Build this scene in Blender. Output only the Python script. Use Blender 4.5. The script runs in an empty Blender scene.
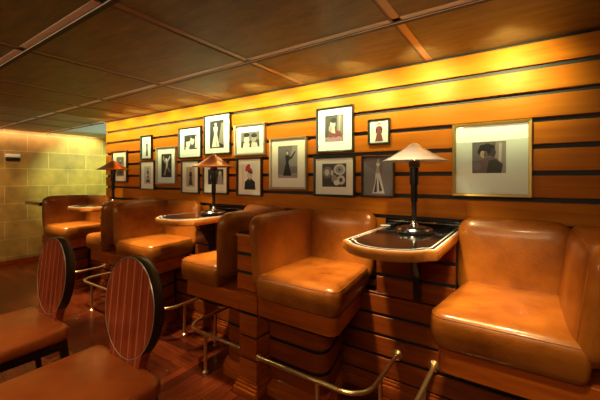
import bpy, bmesh, math, random
from mathutils import Vector, Matrix
random.seed(7)
S = bpy.context.scene
COL = S.collection
PI = math.pi

# ------------------------------------------------------------------ materials
def new_mat(name):
    m = bpy.data.materials.new(name); m.use_nodes = True
    nt = m.node_tree; b = nt.nodes['Principled BSDF']
    return m, nt, b

def N(nt, t, **kw):
    n = nt.nodes.new(t)
    for k, v in kw.items():
        setattr(n, k, v)
    return n

def ramp(nt, stops, interp='LINEAR'):
    r = nt.nodes.new('ShaderNodeValToRGB'); r.color_ramp.interpolation = interp
    el = r.color_ramp.elements
    while len(el) < len(stops): el.new(0.5)
    for e, (p, c) in zip(el, stops):
        e.position = p; e.color = (c[0], c[1], c[2], 1)
    return r

def plain(name, col, rough=0.5, metal=0.0, coat=0.0, spec=0.5):
    m, nt, b = new_mat(name)
    b.inputs['Base Color'].default_value = (*col, 1)
    b.inputs['Roughness'].default_value = rough
    b.inputs['Metallic'].default_value = metal
    b.inputs['Coat Weight'].default_value = coat
    b.inputs['Coat Roughness'].default_value = 0.12
    b.inputs['Specular IOR Level'].default_value = spec
    return m

def noisy(name, c0, c1, scale=(1, 1, 1), rough=0.4, detail=5, metal=0.0, coat=0.0, bump=0.0, bscale=60, rvar=0.0, nscale=4.0):
    m, nt, b = new_mat(name)
    tc = N(nt, 'ShaderNodeTexCoord'); mp = N(nt, 'ShaderNodeMapping')
    mp.inputs['Scale'].default_value = scale
    nt.links.new(tc.outputs['Object'], mp.inputs['Vector'])
    nz = N(nt, 'ShaderNodeTexNoise'); nz.inputs['Scale'].default_value = nscale; nz.inputs['Detail'].default_value = detail
    nz.inputs['Roughness'].default_value = 0.6
    nt.links.new(mp.outputs['Vector'], nz.inputs['Vector'])
    r = ramp(nt, [(0.3, c0), (0.72, c1)])
    nt.links.new(nz.outputs['Fac'], r.inputs['Fac'])
    nt.links.new(r.outputs['Color'], b.inputs['Base Color'])
    b.inputs['Roughness'].default_value = rough
    b.inputs['Metallic'].default_value = metal
    b.inputs['Coat Weight'].default_value = coat
    b.inputs['Coat Roughness'].default_value = 0.15
    if rvar:
        mr = N(nt, 'ShaderNodeMapRange'); mr.inputs['To Min'].default_value = rough - rvar; mr.inputs['To Max'].default_value = rough + rvar
        nt.links.new(nz.outputs['Fac'], mr.inputs['Value']); nt.links.new(mr.outputs['Result'], b.inputs['Roughness'])
    if bump:
        n2 = N(nt, 'ShaderNodeTexNoise'); n2.inputs['Scale'].default_value = bscale; n2.inputs['Detail'].default_value = 4
        nt.links.new(tc.outputs['Object'], n2.inputs['Vector'])
        bp = N(nt, 'ShaderNodeBump'); bp.inputs['Strength'].default_value = bump; bp.inputs['Distance'].default_value = 0.01
        nt.links.new(n2.outputs['Fac'], bp.inputs['Height']); nt.links.new(bp.outputs['Normal'], b.inputs['Normal'])
    return m

def panel_wood(name, c0, c1, rough=0.32, coat=0.25):
    """horizontal boards: long grain along x plus a tone of its own per board"""
    m, nt, b = new_mat(name)
    tc = N(nt, 'ShaderNodeTexCoord'); mp = N(nt, 'ShaderNodeMapping')
    mp.inputs['Scale'].default_value = (0.9, 9, 14)
    nt.links.new(tc.outputs['Object'], mp.inputs['Vector'])
    nz = N(nt, 'ShaderNodeTexNoise'); nz.inputs['Scale'].default_value = 2.2; nz.inputs['Detail'].default_value = 7; nz.inputs['Distortion'].default_value = 0.5
    nt.links.new(mp.outputs['Vector'], nz.inputs['Vector'])
    r = ramp(nt, [(0.25, c0), (0.75, c1)])
    nt.links.new(nz.outputs['Fac'], r.inputs['Fac'])
    sx = N(nt, 'ShaderNodeSeparateXYZ'); nt.links.new(tc.outputs['Object'], sx.inputs[0])
    a = N(nt, 'ShaderNodeMath', operation='MULTIPLY_ADD'); a.inputs[1].default_value = 1 / BP; a.inputs[2].default_value = -BZ / BP
    nt.links.new(sx.outputs['Z'], a.inputs[0])
    f = N(nt, 'ShaderNodeMath', operation='FLOOR'); nt.links.new(a.outputs[0], f.inputs[0])
    wn = N(nt, 'ShaderNodeTexWhiteNoise', noise_dimensions='1D'); nt.links.new(f.outputs[0], wn.inputs['W'])
    mr = N(nt, 'ShaderNodeMapRange'); mr.inputs['To Min'].default_value = 0.88; mr.inputs['To Max'].default_value = 1.1
    nt.links.new(wn.outputs['Value'], mr.inputs['Value'])
    hs = N(nt, 'ShaderNodeHueSaturation'); nt.links.new(r.outputs['Color'], hs.inputs['Color']); nt.links.new(mr.outputs['Result'], hs.inputs['Value'])
    nt.links.new(hs.outputs['Color'], b.inputs['Base Color'])
    b.inputs['Roughness'].default_value = rough; b.inputs['Coat Weight'].default_value = coat; b.inputs['Coat Roughness'].default_value = 0.2
    bp = N(nt, 'ShaderNodeBump'); bp.inputs['Strength'].default_value = 0.06; bp.inputs['Distance'].default_value = 0.01
    nt.links.new(nz.outputs['Fac'], bp.inputs['Height']); nt.links.new(bp.outputs['Normal'], b.inputs['Normal'])
    return m

BP, BZ = 0.151, 1.13          # board pitch and the height of one groove
M = {}
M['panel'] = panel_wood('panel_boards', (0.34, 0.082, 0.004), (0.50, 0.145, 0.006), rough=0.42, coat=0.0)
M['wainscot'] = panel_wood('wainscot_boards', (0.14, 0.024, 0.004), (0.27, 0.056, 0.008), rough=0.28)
M['red_wood'] = noisy('red_wood', (0.27, 0.047, 0.005), (0.46, 0.108, 0.011), (1.2, 6, 12), rough=0.28, coat=0.3, nscale=2.5)
M['rim_wood'] = noisy('rim_wood', (0.33, 0.10, 0.016), (0.50, 0.18, 0.03), (2, 8, 12), rough=0.3, coat=0.15, nscale=2.5)
M['groove'] = plain('dark_groove', (0.008, 0.006, 0.005), 0.6)
M['leather'] = noisy('tan_leather', (0.135, 0.029, 0.0025), (0.41, 0.118, 0.011), rough=0.34, coat=0.25, bump=0.12, bscale=90, rvar=0.06, nscale=3.2)
M['leather_red'] = noisy('chestnut_leather', (0.25, 0.044, 0.006), (0.40, 0.086, 0.012), rough=0.36, coat=0.15, bump=0.10, bscale=120, rvar=0.05, nscale=5)
M['piping'] = plain('leather_seam', (0.30, 0.074, 0.006), 0.4)
M['black_gloss'] = plain('black_gloss', (0.012, 0.009, 0.008), 0.1, coat=0.5)
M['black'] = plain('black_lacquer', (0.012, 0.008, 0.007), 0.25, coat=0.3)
M['dark_wood'] = plain('dark_stained_wood', (0.022, 0.009, 0.006), 0.42, spec=0.25)
M['chrome'] = plain('chrome', (0.78, 0.75, 0.70), 0.16, 1.0)
M['inlay'] = plain('pale_metal_inlay', (0.72, 0.68, 0.56), 0.35, 0.3)
M['steel'] = noisy('brushed_nickel', (0.54, 0.60, 0.63), (0.68, 0.75, 0.78), (1, 1, 40), rough=0.32, metal=0.7)
M['copper'] = plain('copper', (0.62, 0.25, 0.14), 0.24, 1.0)
M['brass'] = plain('brass', (0.84, 0.56, 0.22), 0.28, 0.9)
M['gold'] = plain('gold_frame', (0.62, 0.43, 0.12), 0.35, 0.75)
M['champagne'] = plain('champagne_frame', (0.50, 0.42, 0.26), 0.35, 0.65)
M['dark_frame'] = plain('dark_green_black_frame', (0.022, 0.03, 0.024), 0.3, coat=0.2)
M['brown_frame'] = plain('dark_brown_frame', (0.05, 0.026, 0.015), 0.3, coat=0.2)
M['mat_white'] = plain('mat_board', (0.74, 0.84, 0.76), 0.8)
M['mat_cream'] = plain('cream_mat_board', (0.80, 0.76, 0.62), 0.8)
M['white'] = plain('white_porcelain', (0.8, 0.78, 0.72), 0.25)
for k, c in dict(p_black=(0.012, 0.012, 0.013), p_dark=(0.05, 0.045, 0.045), p_grey=(0.17, 0.155, 0.15), p_mid=(0.30, 0.27, 0.25),
                 p_light=(0.55, 0.52, 0.47), p_pale=(0.75, 0.72, 0.64), p_red=(0.50, 0.03, 0.02), p_maroon=(0.17, 0.035, 0.03),
                 p_mauve=(0.15, 0.10, 0.11), p_tan=(0.50, 0.36, 0.24), p_blue=(0.45, 0.55, 0.55)).items():
    M[k] = plain('photo_' + k[2:], c, 0.7)
m, nt, b = new_mat('picture_glass')
nt.nodes.remove(b)
g = N(nt, 'ShaderNodeBsdfGlossy'); g.inputs['Roughness'].default_value = 0.03
t = N(nt, 'ShaderNodeBsdfTransparent'); mx = N(nt, 'ShaderNodeMixShader'); fr = N(nt, 'ShaderNodeFresnel'); fr.inputs['IOR'].default_value = 1.45
ge = N(nt, 'ShaderNodeNewGeometry'); iv = N(nt, 'ShaderNodeMath', operation='SUBTRACT'); iv.inputs[0].default_value = 1.0; nt.links.new(ge.outputs['Backfacing'], iv.inputs[1])
mm = N(nt, 'ShaderNodeMath', operation='MULTIPLY'); nt.links.new(fr.outputs[0], mm.inputs[0]); nt.links.new(iv.outputs[0], mm.inputs[1])
nt.links.new(mm.outputs[0], mx.inputs[0]); nt.links.new(t.outputs[0], mx.inputs[1]); nt.links.new(g.outputs[0], mx.inputs[2])
nt.links.new(mx.outputs[0], nt.nodes['Material Output'].inputs['Surface'])
M['glass'] = m
def emit(name, col, st):
    m, nt, b = new_mat(name)
    b.inputs['Base Color'].default_value = (*col, 1)
    b.inputs['Emission Color'].default_value = (*col, 1); b.inputs['Emission Strength'].default_value = st
    return m
M['bulb'] = emit('warm_bulb', (1.0, 0.56, 0.20), 32)

# striped veneer for the chair backs: thin pale inlay lines running up the back
def striped():
    m, nt, b = new_mat('striped_veneer')
    tc = N(nt, 'ShaderNodeTexCoord'); sx = N(nt, 'ShaderNodeSeparateXYZ'); nt.links.new(tc.outputs['Object'], sx.inputs[0])
    mu = N(nt, 'ShaderNodeMath', operation='MULTIPLY_ADD'); mu.inputs[1].default_value = 1 / 0.068; mu.inputs[2].default_value = 20.0
    nt.links.new(sx.outputs['X'], mu.inputs[0])
    fr = N(nt, 'ShaderNodeMath', operation='FRACT'); nt.links.new(mu.outputs[0], fr.inputs[0])
    mp = N(nt, 'ShaderNodeMapping'); mp.inputs['Scale'].default_value = (30, 6, 1.2); nt.links.new(tc.outputs['Object'], mp.inputs['Vector'])
    nz = N(nt, 'ShaderNodeTexNoise'); nz.inputs['Scale'].default_value = 2.5; nz.inputs['Detail'].default_value = 6
    nt.links.new(mp.outputs['Vector'], nz.inputs['Vector'])
    r = ramp(nt, [(0.25, (0.14, 0.016, 0.006)), (0.75, (0.31, 0.046, 0.014))]); nt.links.new(nz.outputs['Fac'], r.inputs['Fac'])
    st = ramp(nt, [(0.0, (0.0,) * 3), (0.42, (0.0,) * 3), (0.47, (1,) * 3), (0.55, (1,) * 3), (0.60, (0,) * 3)]); nt.links.new(fr.outputs[0], st.inputs['Fac'])
    mixn = N(nt, 'ShaderNodeMix', data_type='RGBA'); nt.links.new(st.outputs['Color'], mixn.inputs['Factor'])
    nt.links.new(r.outputs['Color'], mixn.inputs['A']); mixn.inputs['B'].default_value = (0.40, 0.115, 0.040, 1)
    nt.links.new(mixn.outputs['Result'], b.inputs['Base Color'])
    b.inputs['Roughness'].default_value = 0.25; b.inputs['Coat Weight'].default_value = 0.3
    return m
M['striped'] = striped()
def sheen(names, tint, level):
    for n in names:
        b = M[n].node_tree.nodes['Principled BSDF']; b.inputs['Specular Tint'].default_value = (*tint, 1); b.inputs['Specular IOR Level'].default_value = level; b.inputs['Coat Tint'].default_value = (*tint, 1)
sheen(('panel', 'wainscot', 'red_wood', 'rim_wood'), (1.0, 0.62, 0.28), 0.35)
sheen(('leather', 'leather_red'), (1.0, 0.80, 0.50), 0.5)

def floor_mat():
    m, nt, b = new_mat('parquet')
    tc = N(nt, 'ShaderNodeTexCoord')
    def planks(rot):
        mp = N(nt, 'ShaderNodeMapping'); mp.inputs['Rotation'].default_value = (0, 0, rot)
        nt.links.new(tc.outputs['Object'], mp.inputs['Vector'])
        br = N(nt, 'ShaderNodeTexBrick'); br.offset = 0.5
        br.inputs['Scale'].default_value = 1.0; br.inputs['Brick Width'].default_value = 0.75; br.inputs['Row Height'].default_value = 0.085
        br.inputs['Mortar Size'].default_value = 0.0016; br.inputs['Bias'].default_value = 0.0
        br.inputs['Color1'].default_value = (0.18, 0.029, 0.006, 1); br.inputs['Color2'].default_value = (0.060, 0.0095, 0.0035, 1)
        br.inputs['Mortar'].default_value = (0.02, 0.005, 0.003, 1)
        nt.links.new(mp.outputs['Vector'], br.inputs['Vector'])
        m2 = N(nt, 'ShaderNodeMapping'); m2.inputs['Scale'].default_value = (1.5, 22, 1); nt.links.new(mp.outputs['Vector'], m2.inputs['Vector'])
        nz = N(nt, 'ShaderNodeTexNoise'); nz.inputs['Scale'].default_value = 3; nz.inputs['Detail'].default_value = 6; nt.links.new(m2.outputs['Vector'], nz.inputs['Vector'])
        mr = N(nt, 'ShaderNodeMapRange'); mr.inputs['From Min'].default_value = 0.3; mr.inputs['From Max'].default_value = 0.7
        mr.inputs['To Min'].default_value = 0.65; mr.inputs['To Max'].default_value = 1.35; nt.links.new(nz.outputs['Fac'], mr.inputs['Value'])
        hs = N(nt, 'ShaderNodeHueSaturation'); nt.links.new(br.outputs['Color'], hs.inputs['Color']); nt.links.new(mr.outputs['Result'], hs.inputs['Value'])
        return hs
    A, B = planks(0), planks(PI / 2)
    ck = N(nt, 'ShaderNodeTexChecker'); ck.inputs['Scale'].default_value = 1.0
    mpc = N(nt, 'ShaderNodeMapping'); mpc.inputs['Scale'].default_value = (1 / 0.9, 1 / 0.9, 0.001); mpc.inputs['Location'].default_value = (0.33, 0.42, 0.2)
    nt.links.new(tc.outputs['Object'], mpc.inputs['Vector']); nt.links.new(mpc.outputs['Vector'], ck.inputs['Vector'])
    mix = N(nt, 'ShaderNodeMix', data_type='RGBA'); nt.links.new(ck.outputs['Fac'], mix.inputs['Factor'])
    nt.links.new(A.outputs['Color'], mix.inputs['A']); nt.links.new(B.outputs['Color'], mix.inputs['B'])
    nt.links.new(mix.outputs['Result'], b.inputs['Base Color'])
    b.inputs['Roughness'].default_value = 0.24; b.inputs['Coat Weight'].default_value = 0.1; b.inputs['Coat Roughness'].default_value = 0.15
    return m
M['floor'] = floor_mat(); sheen(('floor',), (1.0, 0.55, 0.3), 0.5)

def stone_mat():
    m, nt, b = new_mat('stone_blocks')
    tc = N(nt, 'ShaderNodeTexCoord'); sx = N(nt, 'ShaderNodeSeparateXYZ'); nt.links.new(tc.outputs['Object'], sx.inputs[0])
    cb = N(nt, 'ShaderNodeCombineXYZ'); nt.links.new(sx.outputs['Y'], cb.inputs['X']); nt.links.new(sx.outputs['Z'], cb.inputs['Y'])
    mp = N(nt, 'ShaderNodeMapping'); mp.inputs['Location'].default_value = (5.93, -0.122 + 0.288 * 10, 0)
    nt.links.new(cb.outputs[0], mp.inputs['Vector'])
    br = N(nt, 'ShaderNodeTexBrick'); br.offset = 0.5; br.inputs['Scale'].default_value = 1
    br.inputs['Brick Width'].default_value = 0.596; br.inputs['Row Height'].default_value = 0.288; br.inputs['Mortar Size'].default_value = 0.007
    br.inputs['Color1'].default_value = (0.38, 0.22, 0.05, 1); br.inputs['Color2'].default_value = (0.28, 0.16, 0.035, 1); br.inputs['Mortar'].default_value = (0.46, 0.31, 0.11, 1)
    br.inputs['Mortar Smooth'].default_value = 0.2
    nt.links.new(mp.outputs['Vector'], br.inputs['Vector'])
    nz = N(nt, 'ShaderNodeTexNoise'); nz.inputs['Scale'].default_value = 5; nz.inputs['Detail'].default_value = 8; nt.links.new(tc.outputs['Object'], nz.inputs['Vector'])
    mr = N(nt, 'ShaderNodeMapRange'); mr.inputs['From Min'].default_value = 0.3; mr.inputs['From Max'].default_value = 0.7; mr.inputs['To Min'].default_value = 0.7; mr.inputs['To Max'].default_value = 1.25
    nt.links.new(nz.outputs['Fac'], mr.inputs['Value'])
    hs = N(nt, 'ShaderNodeHueSaturation'); nt.links.new(br.outputs['Color'], hs.inputs['Color']); nt.links.new(mr.outputs['Result'], hs.inputs['Value'])
    nt.links.new(hs.outputs['Color'], b.inputs['Base Color']); b.inputs['Roughness'].default_value = 0.55
    bp = N(nt, 'ShaderNodeBump'); bp.inputs['Strength'].default_value = 0.25; bp.inputs['Distance'].default_value = 0.02
    nt.links.new(nz.outputs['Fac'], bp.inputs['Height']); nt.links.new(bp.outputs['Normal'], b.inputs['Normal'])
    return m
M['stone'] = stone_mat()
M['ceiling'] = noisy('brown_ceiling_panels', (0.075, 0.048, 0.018), (0.22, 0.142, 0.052), (1.2, 5, 1), rough=0.5, nscale=3.5, detail=8, bump=0.25, bscale=35, rvar=0.1)
M['batten'] = plain('bronze_batten', (0.34, 0.22, 0.14), 0.35, 0.5)
M['batten_light'] = plain('pale_batten', (0.85, 0.66, 0.52), 0.4, 0.0)
M['plaster'] = plain('pale_plaster', (0.62, 0.70, 0.60), 0.7)
M['dark_wall'] = noisy('dark_walls', (0.16, 0.07, 0.03), (0.24, 0.11, 0.045), rough=0.6)

# ------------------------------------------------------------------ mesh helpers
def obj(name, bm, mats, parent=None, smooth=True, loc=None, angle=35):
    me = bpy.data.meshes.new(name)
    bm.normal_update(); bm.to_mesh(me); bm.free()
    if not isinstance(mats, (list, tuple)): mats = [mats]
    for m in mats: me.materials.append(m)
    o = bpy.data.objects.new(name, me); COL.objects.link(o)
    if parent: o.parent = parent
    if loc: o.location = loc
    if smooth:
        me.shade_smooth()
        me.set_sharp_from_angle(angle=math.radians(angle))
    return o

def thing(name, label, cat, loc=(0, 0, 0), group=None, rz=0):
    o = bpy.data.objects.new(name, None); COL.objects.link(o); o.empty_display_size = 0.1
    o.location = loc; o.rotation_euler = (0, 0, rz); tag(o, label, cat, group); return o

def tag(o, label, cat, group=None):
    o['label'] = label; o['category'] = cat; o['kind'] = 'thing'
    if group: o['group'] = group

def struct(o):
    o['kind'] = 'structure'; return o

def box(bm, x0, x1, y0, y1, z0, z1, bev=0.0, seg=2, mi=0):
    x0, x1 = min(x0, x1), max(x0, x1); y0, y1 = min(y0, y1), max(y0, y1)
    mat = Matrix.Translation(((x0 + x1) / 2, (y0 + y1) / 2, (z0 + z1) / 2)) @ Matrix.Diagonal((x1 - x0, y1 - y0, z1 - z0, 1))
    nf = len(bm.faces)
    vs = bmesh.ops.create_cube(bm, size=1, matrix=mat)['verts']
    if bev:
        es = list({e for v in vs for e in v.link_edges})
        bmesh.ops.bevel(bm, geom=es, offset=bev, segments=seg, affect='EDGES', profile=0.6)
    bm.faces.ensure_lookup_table()
    for f in bm.faces[nf:]: f.material_index = mi

def lathe(bm, prof, seg=40, c=(0, 0, 0), mi=0, cap=True):
    rings = []
    for r, z in prof:
        if r < 1e-5: rings.append([bm.verts.new((c[0], c[1], c[2] + z))])
        else: rings.append([bm.verts.new((c[0] + r * math.cos(2 * PI * i / seg), c[1] + r * math.sin(2 * PI * i / seg), c[2] + z)) for i in range(seg)])
    for a, b_ in zip(rings, rings[1:]):
        for i in range(seg):
            j = (i + 1) % seg
            q = [a[0], b_[j], b_[i]] if len(a) == 1 else [a[i], a[j], b_[0]] if len(b_) == 1 else [a[i], a[j], b_[j], b_[i]]
            f = bm.faces.new(q); f.material_index = mi
    for ring, flip in ((rings[0], True), (rings[-1], False)):
        if cap and len(ring) > 1:
            f = bm.faces.new(list(reversed(ring)) if flip else ring); f.material_index = mi
    bmesh.ops.recalc_face_normals(bm, faces=bm.faces[:])

def tube(bm, pts, r, seg=10, mi=0, closed=False):
    pts = [Vector(p) for p in pts]; n = len(pts); rings = []
    up = None
    for i, p in enumerate(pts):
        a = pts[(i - 1) % n] if (i > 0 or closed) else p
        b_ = pts[(i + 1) % n] if (i < n - 1 or closed) else p
        t = (b_ - a).normalized()
        if up is None: up = t.orthogonal().normalized()
        up = (up - t * up.dot(t)).normalized(); s = t.cross(up)
        rings.append([bm.verts.new(p + r * (up * math.cos(2 * PI * k / seg) + s * math.sin(2 * PI * k / seg))) for k in range(seg)])
    prs = list(zip(rings, rings[1:])) + ([(rings[-1], rings[0])] if closed else [])
    for a, b_ in prs:
        for k in range(seg):
            l = (k + 1) % seg
            bm.faces.new([a[k], a[l], b_[l], b_[k]]).material_index = mi
    if not closed:
        bm.faces.new(list(reversed(rings[0]))).material_index = mi; bm.faces.new(rings[-1]).material_index = mi
    bmesh.ops.recalc_face_normals(bm, faces=bm.faces[:])

def arc(cx, cy, r, a0, a1, n=8):
    return [(cx + r * math.cos(math.radians(a0 + (a1 - a0) * i / n)), cy + r * math.sin(math.radians(a0 + (a1 - a0) * i / n))) for i in range(n + 1)]

def rrect(x0, x1, y0, y1, r, n=7):
    """closed outline; r = radii at (x1,y1),(x0,y1),(x0,y0),(x1,y0)"""
    out = []
    for (cx, cy, a), q in zip(((x1, y1, 0), (x0, y1, 90), (x0, y0, 180), (x1, y0, 270)), r):
        q = max(q, 1e-4)
        sx = 1 if a in (0, 270) else -1; sy = 1 if a in (0, 90) else -1
        out += arc(cx - sx * q, cy - sy * q, q, a, a + 90, n)
    return out

def loft(bm, outline_fn, prof, mi=0, dome=None):
    """prof: (inset, z) rings from below to above; outline_fn(inset) gives the ring"""
    rings = [[bm.verts.new((x, y, z)) for x, y in outline_fn(i)] for i, z in prof]
    if dome:
        cx = sum(v.co.x for v in rings[-1]) / len(rings[-1]); cy = sum(v.co.y for v in rings[-1]) / len(rings[-1]); z0 = rings[-1][0].co.z
        base = [(v.co.x, v.co.y) for v in rings[-1]]
        for s in (0.85, 0.65, 0.4, 0.18):
            rings.append([bm.verts.new((cx + (x - cx) * s, cy + (y - cy) * s, z0 + dome * (1 - s ** 2.2))) for x, y in base])
    n = len(rings[0])
    for a, b_ in zip(rings, rings[1:]):
        for i in range(n):
            j = (i + 1) % n
            bm.faces.new([a[i], a[j], b_[j], b_[i]]).material_index = mi
    bm.faces.new(list(reversed(rings[0]))).material_index = mi; bm.faces.new(rings[-1]).material_index = mi
    bmesh.ops.recalc_face_normals(bm, faces=bm.faces[:])

def pillow(bm, x0, x1, y0, y1, z0, z1, r, puff=(0, 0, 0), n=(8, 16, 14), warp=None):
    """rounded, slightly stuffed box"""
    c = Vector(((x0 + x1) / 2, (y0 + y1) / 2, (z0 + z1) / 2)); h = Vector((abs(x1 - x0) / 2, abs(y1 - y0) / 2, abs(z1 - z0) / 2))
    if not isinstance(r, (tuple, list)): r = (r, r, r)
    cache = {}
    def vert(u):
        key = tuple(round(q, 5) for q in u)
        if key in cache: return cache[key]
        p = Vector([u[i] * h[i] for i in range(3)])
        q = Vector([max(-h[i] + r[i], min(h[i] - r[i], p[i])) for i in range(3)])
        d = Vector([(p[i] - q[i]) / r[i] for i in range(3)])
        if d.length > 1e-9:
            mx = max(abs(v) for v in d); d = d.normalized() * mx
            p = q + Vector([d[i] * r[i] for i in range(3)])
        for i in range(3):
            o1, o2 = [k for k in range(3) if k != i]
            p[i] += u[i] * puff[i] * (1 - u[o1] ** 2) * (1 - u[o2] ** 2)
        w = p + c
        if warp: w = Vector(warp(w))
        cache[key] = bm.verts.new(w); return cache[key]
    def grid(k):  # denser near the ends
        g = []
        for i in range(k + 1):
            t = 2 * i / k - 1; g.append(math.copysign(1 - (1 - abs(t)) ** 1.5, t) if abs(t) > 0 else 0.0)
        return g
    G = [grid(k) for k in n]
    for ax in range(3):
        a, b_ = [k for k in range(3) if k != ax]
        for s in (-1, 1):
            for i in range(n[a]):
                for j in range(n[b_]):
                    q = []
                    for di, dj in ((0, 0), (1, 0), (1, 1), (0, 1)):
                        u = [0, 0, 0]; u[ax] = s; u[a] = G[a][i + di]; u[b_] = G[b_][j + dj]; q.append(vert(u))
                    try: bm.faces.new(q)
                    except ValueError: pass
    bmesh.ops.recalc_face_normals(bm, faces=bm.faces[:])

# ------------------------------------------------------------------ the room
CZ, XW, XE, XN, YB = 2.187, -4.84, -6.93, 2.3, -5.2
bm = bmesh.new(); box(bm, XE - .1, XN, YB, 2.6, -0.06, 0); struct(obj('floor', bm, M['floor'], smooth=False))
bm = bmesh.new(); box(bm, XE - .1, XN, YB, 0.03, CZ, CZ + 0.06); struct(obj('ceiling', bm, M['ceiling'], smooth=False))
bm = bmesh.new(); box(bm, XE - .1, XW + 0.02, 0.03, 2.6, CZ, CZ + 0.06); struct(obj('ceiling_alcove', bm, M['plaster'], smooth=False))
bm = bmesh.new(); box(bm, XE - .15, XE, YB, 2.6, 0, CZ); struct(obj('wall_far', bm, M['stone'], smooth=False))
bm = bmesh.new(); box(bm, XE, XE + 0.015, YB, 2.6, 0, 0.07, 0.003); struct(obj('baseboard_far', bm, M['wainscot'], smooth=False))
bm = bmesh.new(); box(bm, XE, XN, YB - .1, YB, 0, CZ); struct(obj('wall_back', bm, M['dark_wall'], smooth=False))
bm = bmesh.new(); box(bm, XN, XN + .1, YB, 0.1, 0, CZ); struct(obj('wall_near', bm, M['dark_wall'], smooth=False))
bm = bmesh.new(); box(bm, XE, XW, 2.6, 2.7, 0, CZ); struct(obj('wall_alcove', bm, M['dark_wall'], smooth=False))
bm = bmesh.new(); box(bm, XW - 0.0, XW + .08, 0.08, 2.6, 0, CZ); struct(obj('wall_return', bm, M['dark_wall'], smooth=False))

# panelled wall: separate boards with black reveals
bm = bmesh.new()
box(bm, XW + .002, XN, 0.024, 0.08, 0, CZ, mi=1)
gz = [BZ + BP * k for k in range(-8, 8)]
for a, b_ in zip(gz, gz[1:]):
    lo, hi = max(a + 0.0135, 0.0), min(b_ - 0.0135, CZ)
    if hi - lo > 0.02: box(bm, XW, XN, 0.0, 0.026, lo, hi, 0.003, 1)
struct(obj('wall_right', bm, [M['panel'], M['groove']], smooth=False))
# low wall behind the bench run where it carries on past the end of the panelling
bm = bmesh.new(); box(bm, XW - 0.62, XW - 0.002, 0.0, 0.08, 0, 1.12)
struct(obj('wall_low', bm, M['red_wood'], smooth=False))
# wainscot below seat level, standing proud of the wall
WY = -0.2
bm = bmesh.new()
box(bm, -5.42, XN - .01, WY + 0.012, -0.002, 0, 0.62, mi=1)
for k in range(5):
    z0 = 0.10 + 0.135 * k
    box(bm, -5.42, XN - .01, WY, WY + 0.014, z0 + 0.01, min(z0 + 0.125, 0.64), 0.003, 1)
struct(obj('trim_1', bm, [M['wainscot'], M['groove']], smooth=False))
bm = bmesh.new()
box(bm, -5.42, XN - .01, WY - 0.035, WY - 0.001, 0.0, 0.07, 0.006)
box(bm, -5.42, XN - .01, WY - 0.024, WY - 0.001, 0.07, 0.09, 0.006)
box(bm, -5.42, XN - .01, WY - 0.013, WY - 0.001, 0.09, 0.105, 0.004)
struct(obj('baseboard_right', bm, M['wainscot']))

# ceiling battens
nb = 2
def batten(x0, x1, y0, y1, kind):
    global nb
    bm = bmesh.new()
    if kind == 'x':
        box(bm, x0, x1, y0 - 0.016, y0 + 0.016, CZ - 0.010, CZ - 0.0005, 0.003, 1, 0)
        box(bm, x0, x1, y0 - 0.052, y0 - 0.016, CZ - 0.003, CZ - 0.0005, mi=1)
    else:
        box(bm, x0 - 0.005, x0 + 0.006, y0, y1, CZ - 0.008, CZ - 0.0005, 0.002, 1, 0)
        box(bm, x0 + 0.006, x0 + 0.048, y0, y1, CZ - 0.003, CZ - 0.0005, mi=1)
    o = struct(obj('trim_%d' % nb, bm, [M['batten_light'] if kind == 'x' else M['batten'], M['groove']], smooth=False)); nb += 1
for y in (-0.65, -1.56, -2.47): batten(XE, XN, y, y, 'x')
batten(XE, XW - 0.01, 0.0, 0.0, 'x')
for x in (0.45, -0.55, -1.55, -2.53, -3.48, -3.98, -4.6, -5.2, -5.85): batten(x, x, YB, -0.005, 'y')

# ------------------------------------------------------------------ banquettes
PITCH, XD0, XT0, YW = 1.88, -1.515, -0.575, -0.024
def xd(k): return XD0 - PITCH * k if k >= 0 else 0.372
def xt(k): return XT0 - PITCH * k + (0.03 if k else 0)
def SX(s, X, u0, u1):
    a, b_ = X + s * u0, X + s * u1
    return min(a, b_), max(a, b_)

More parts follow.
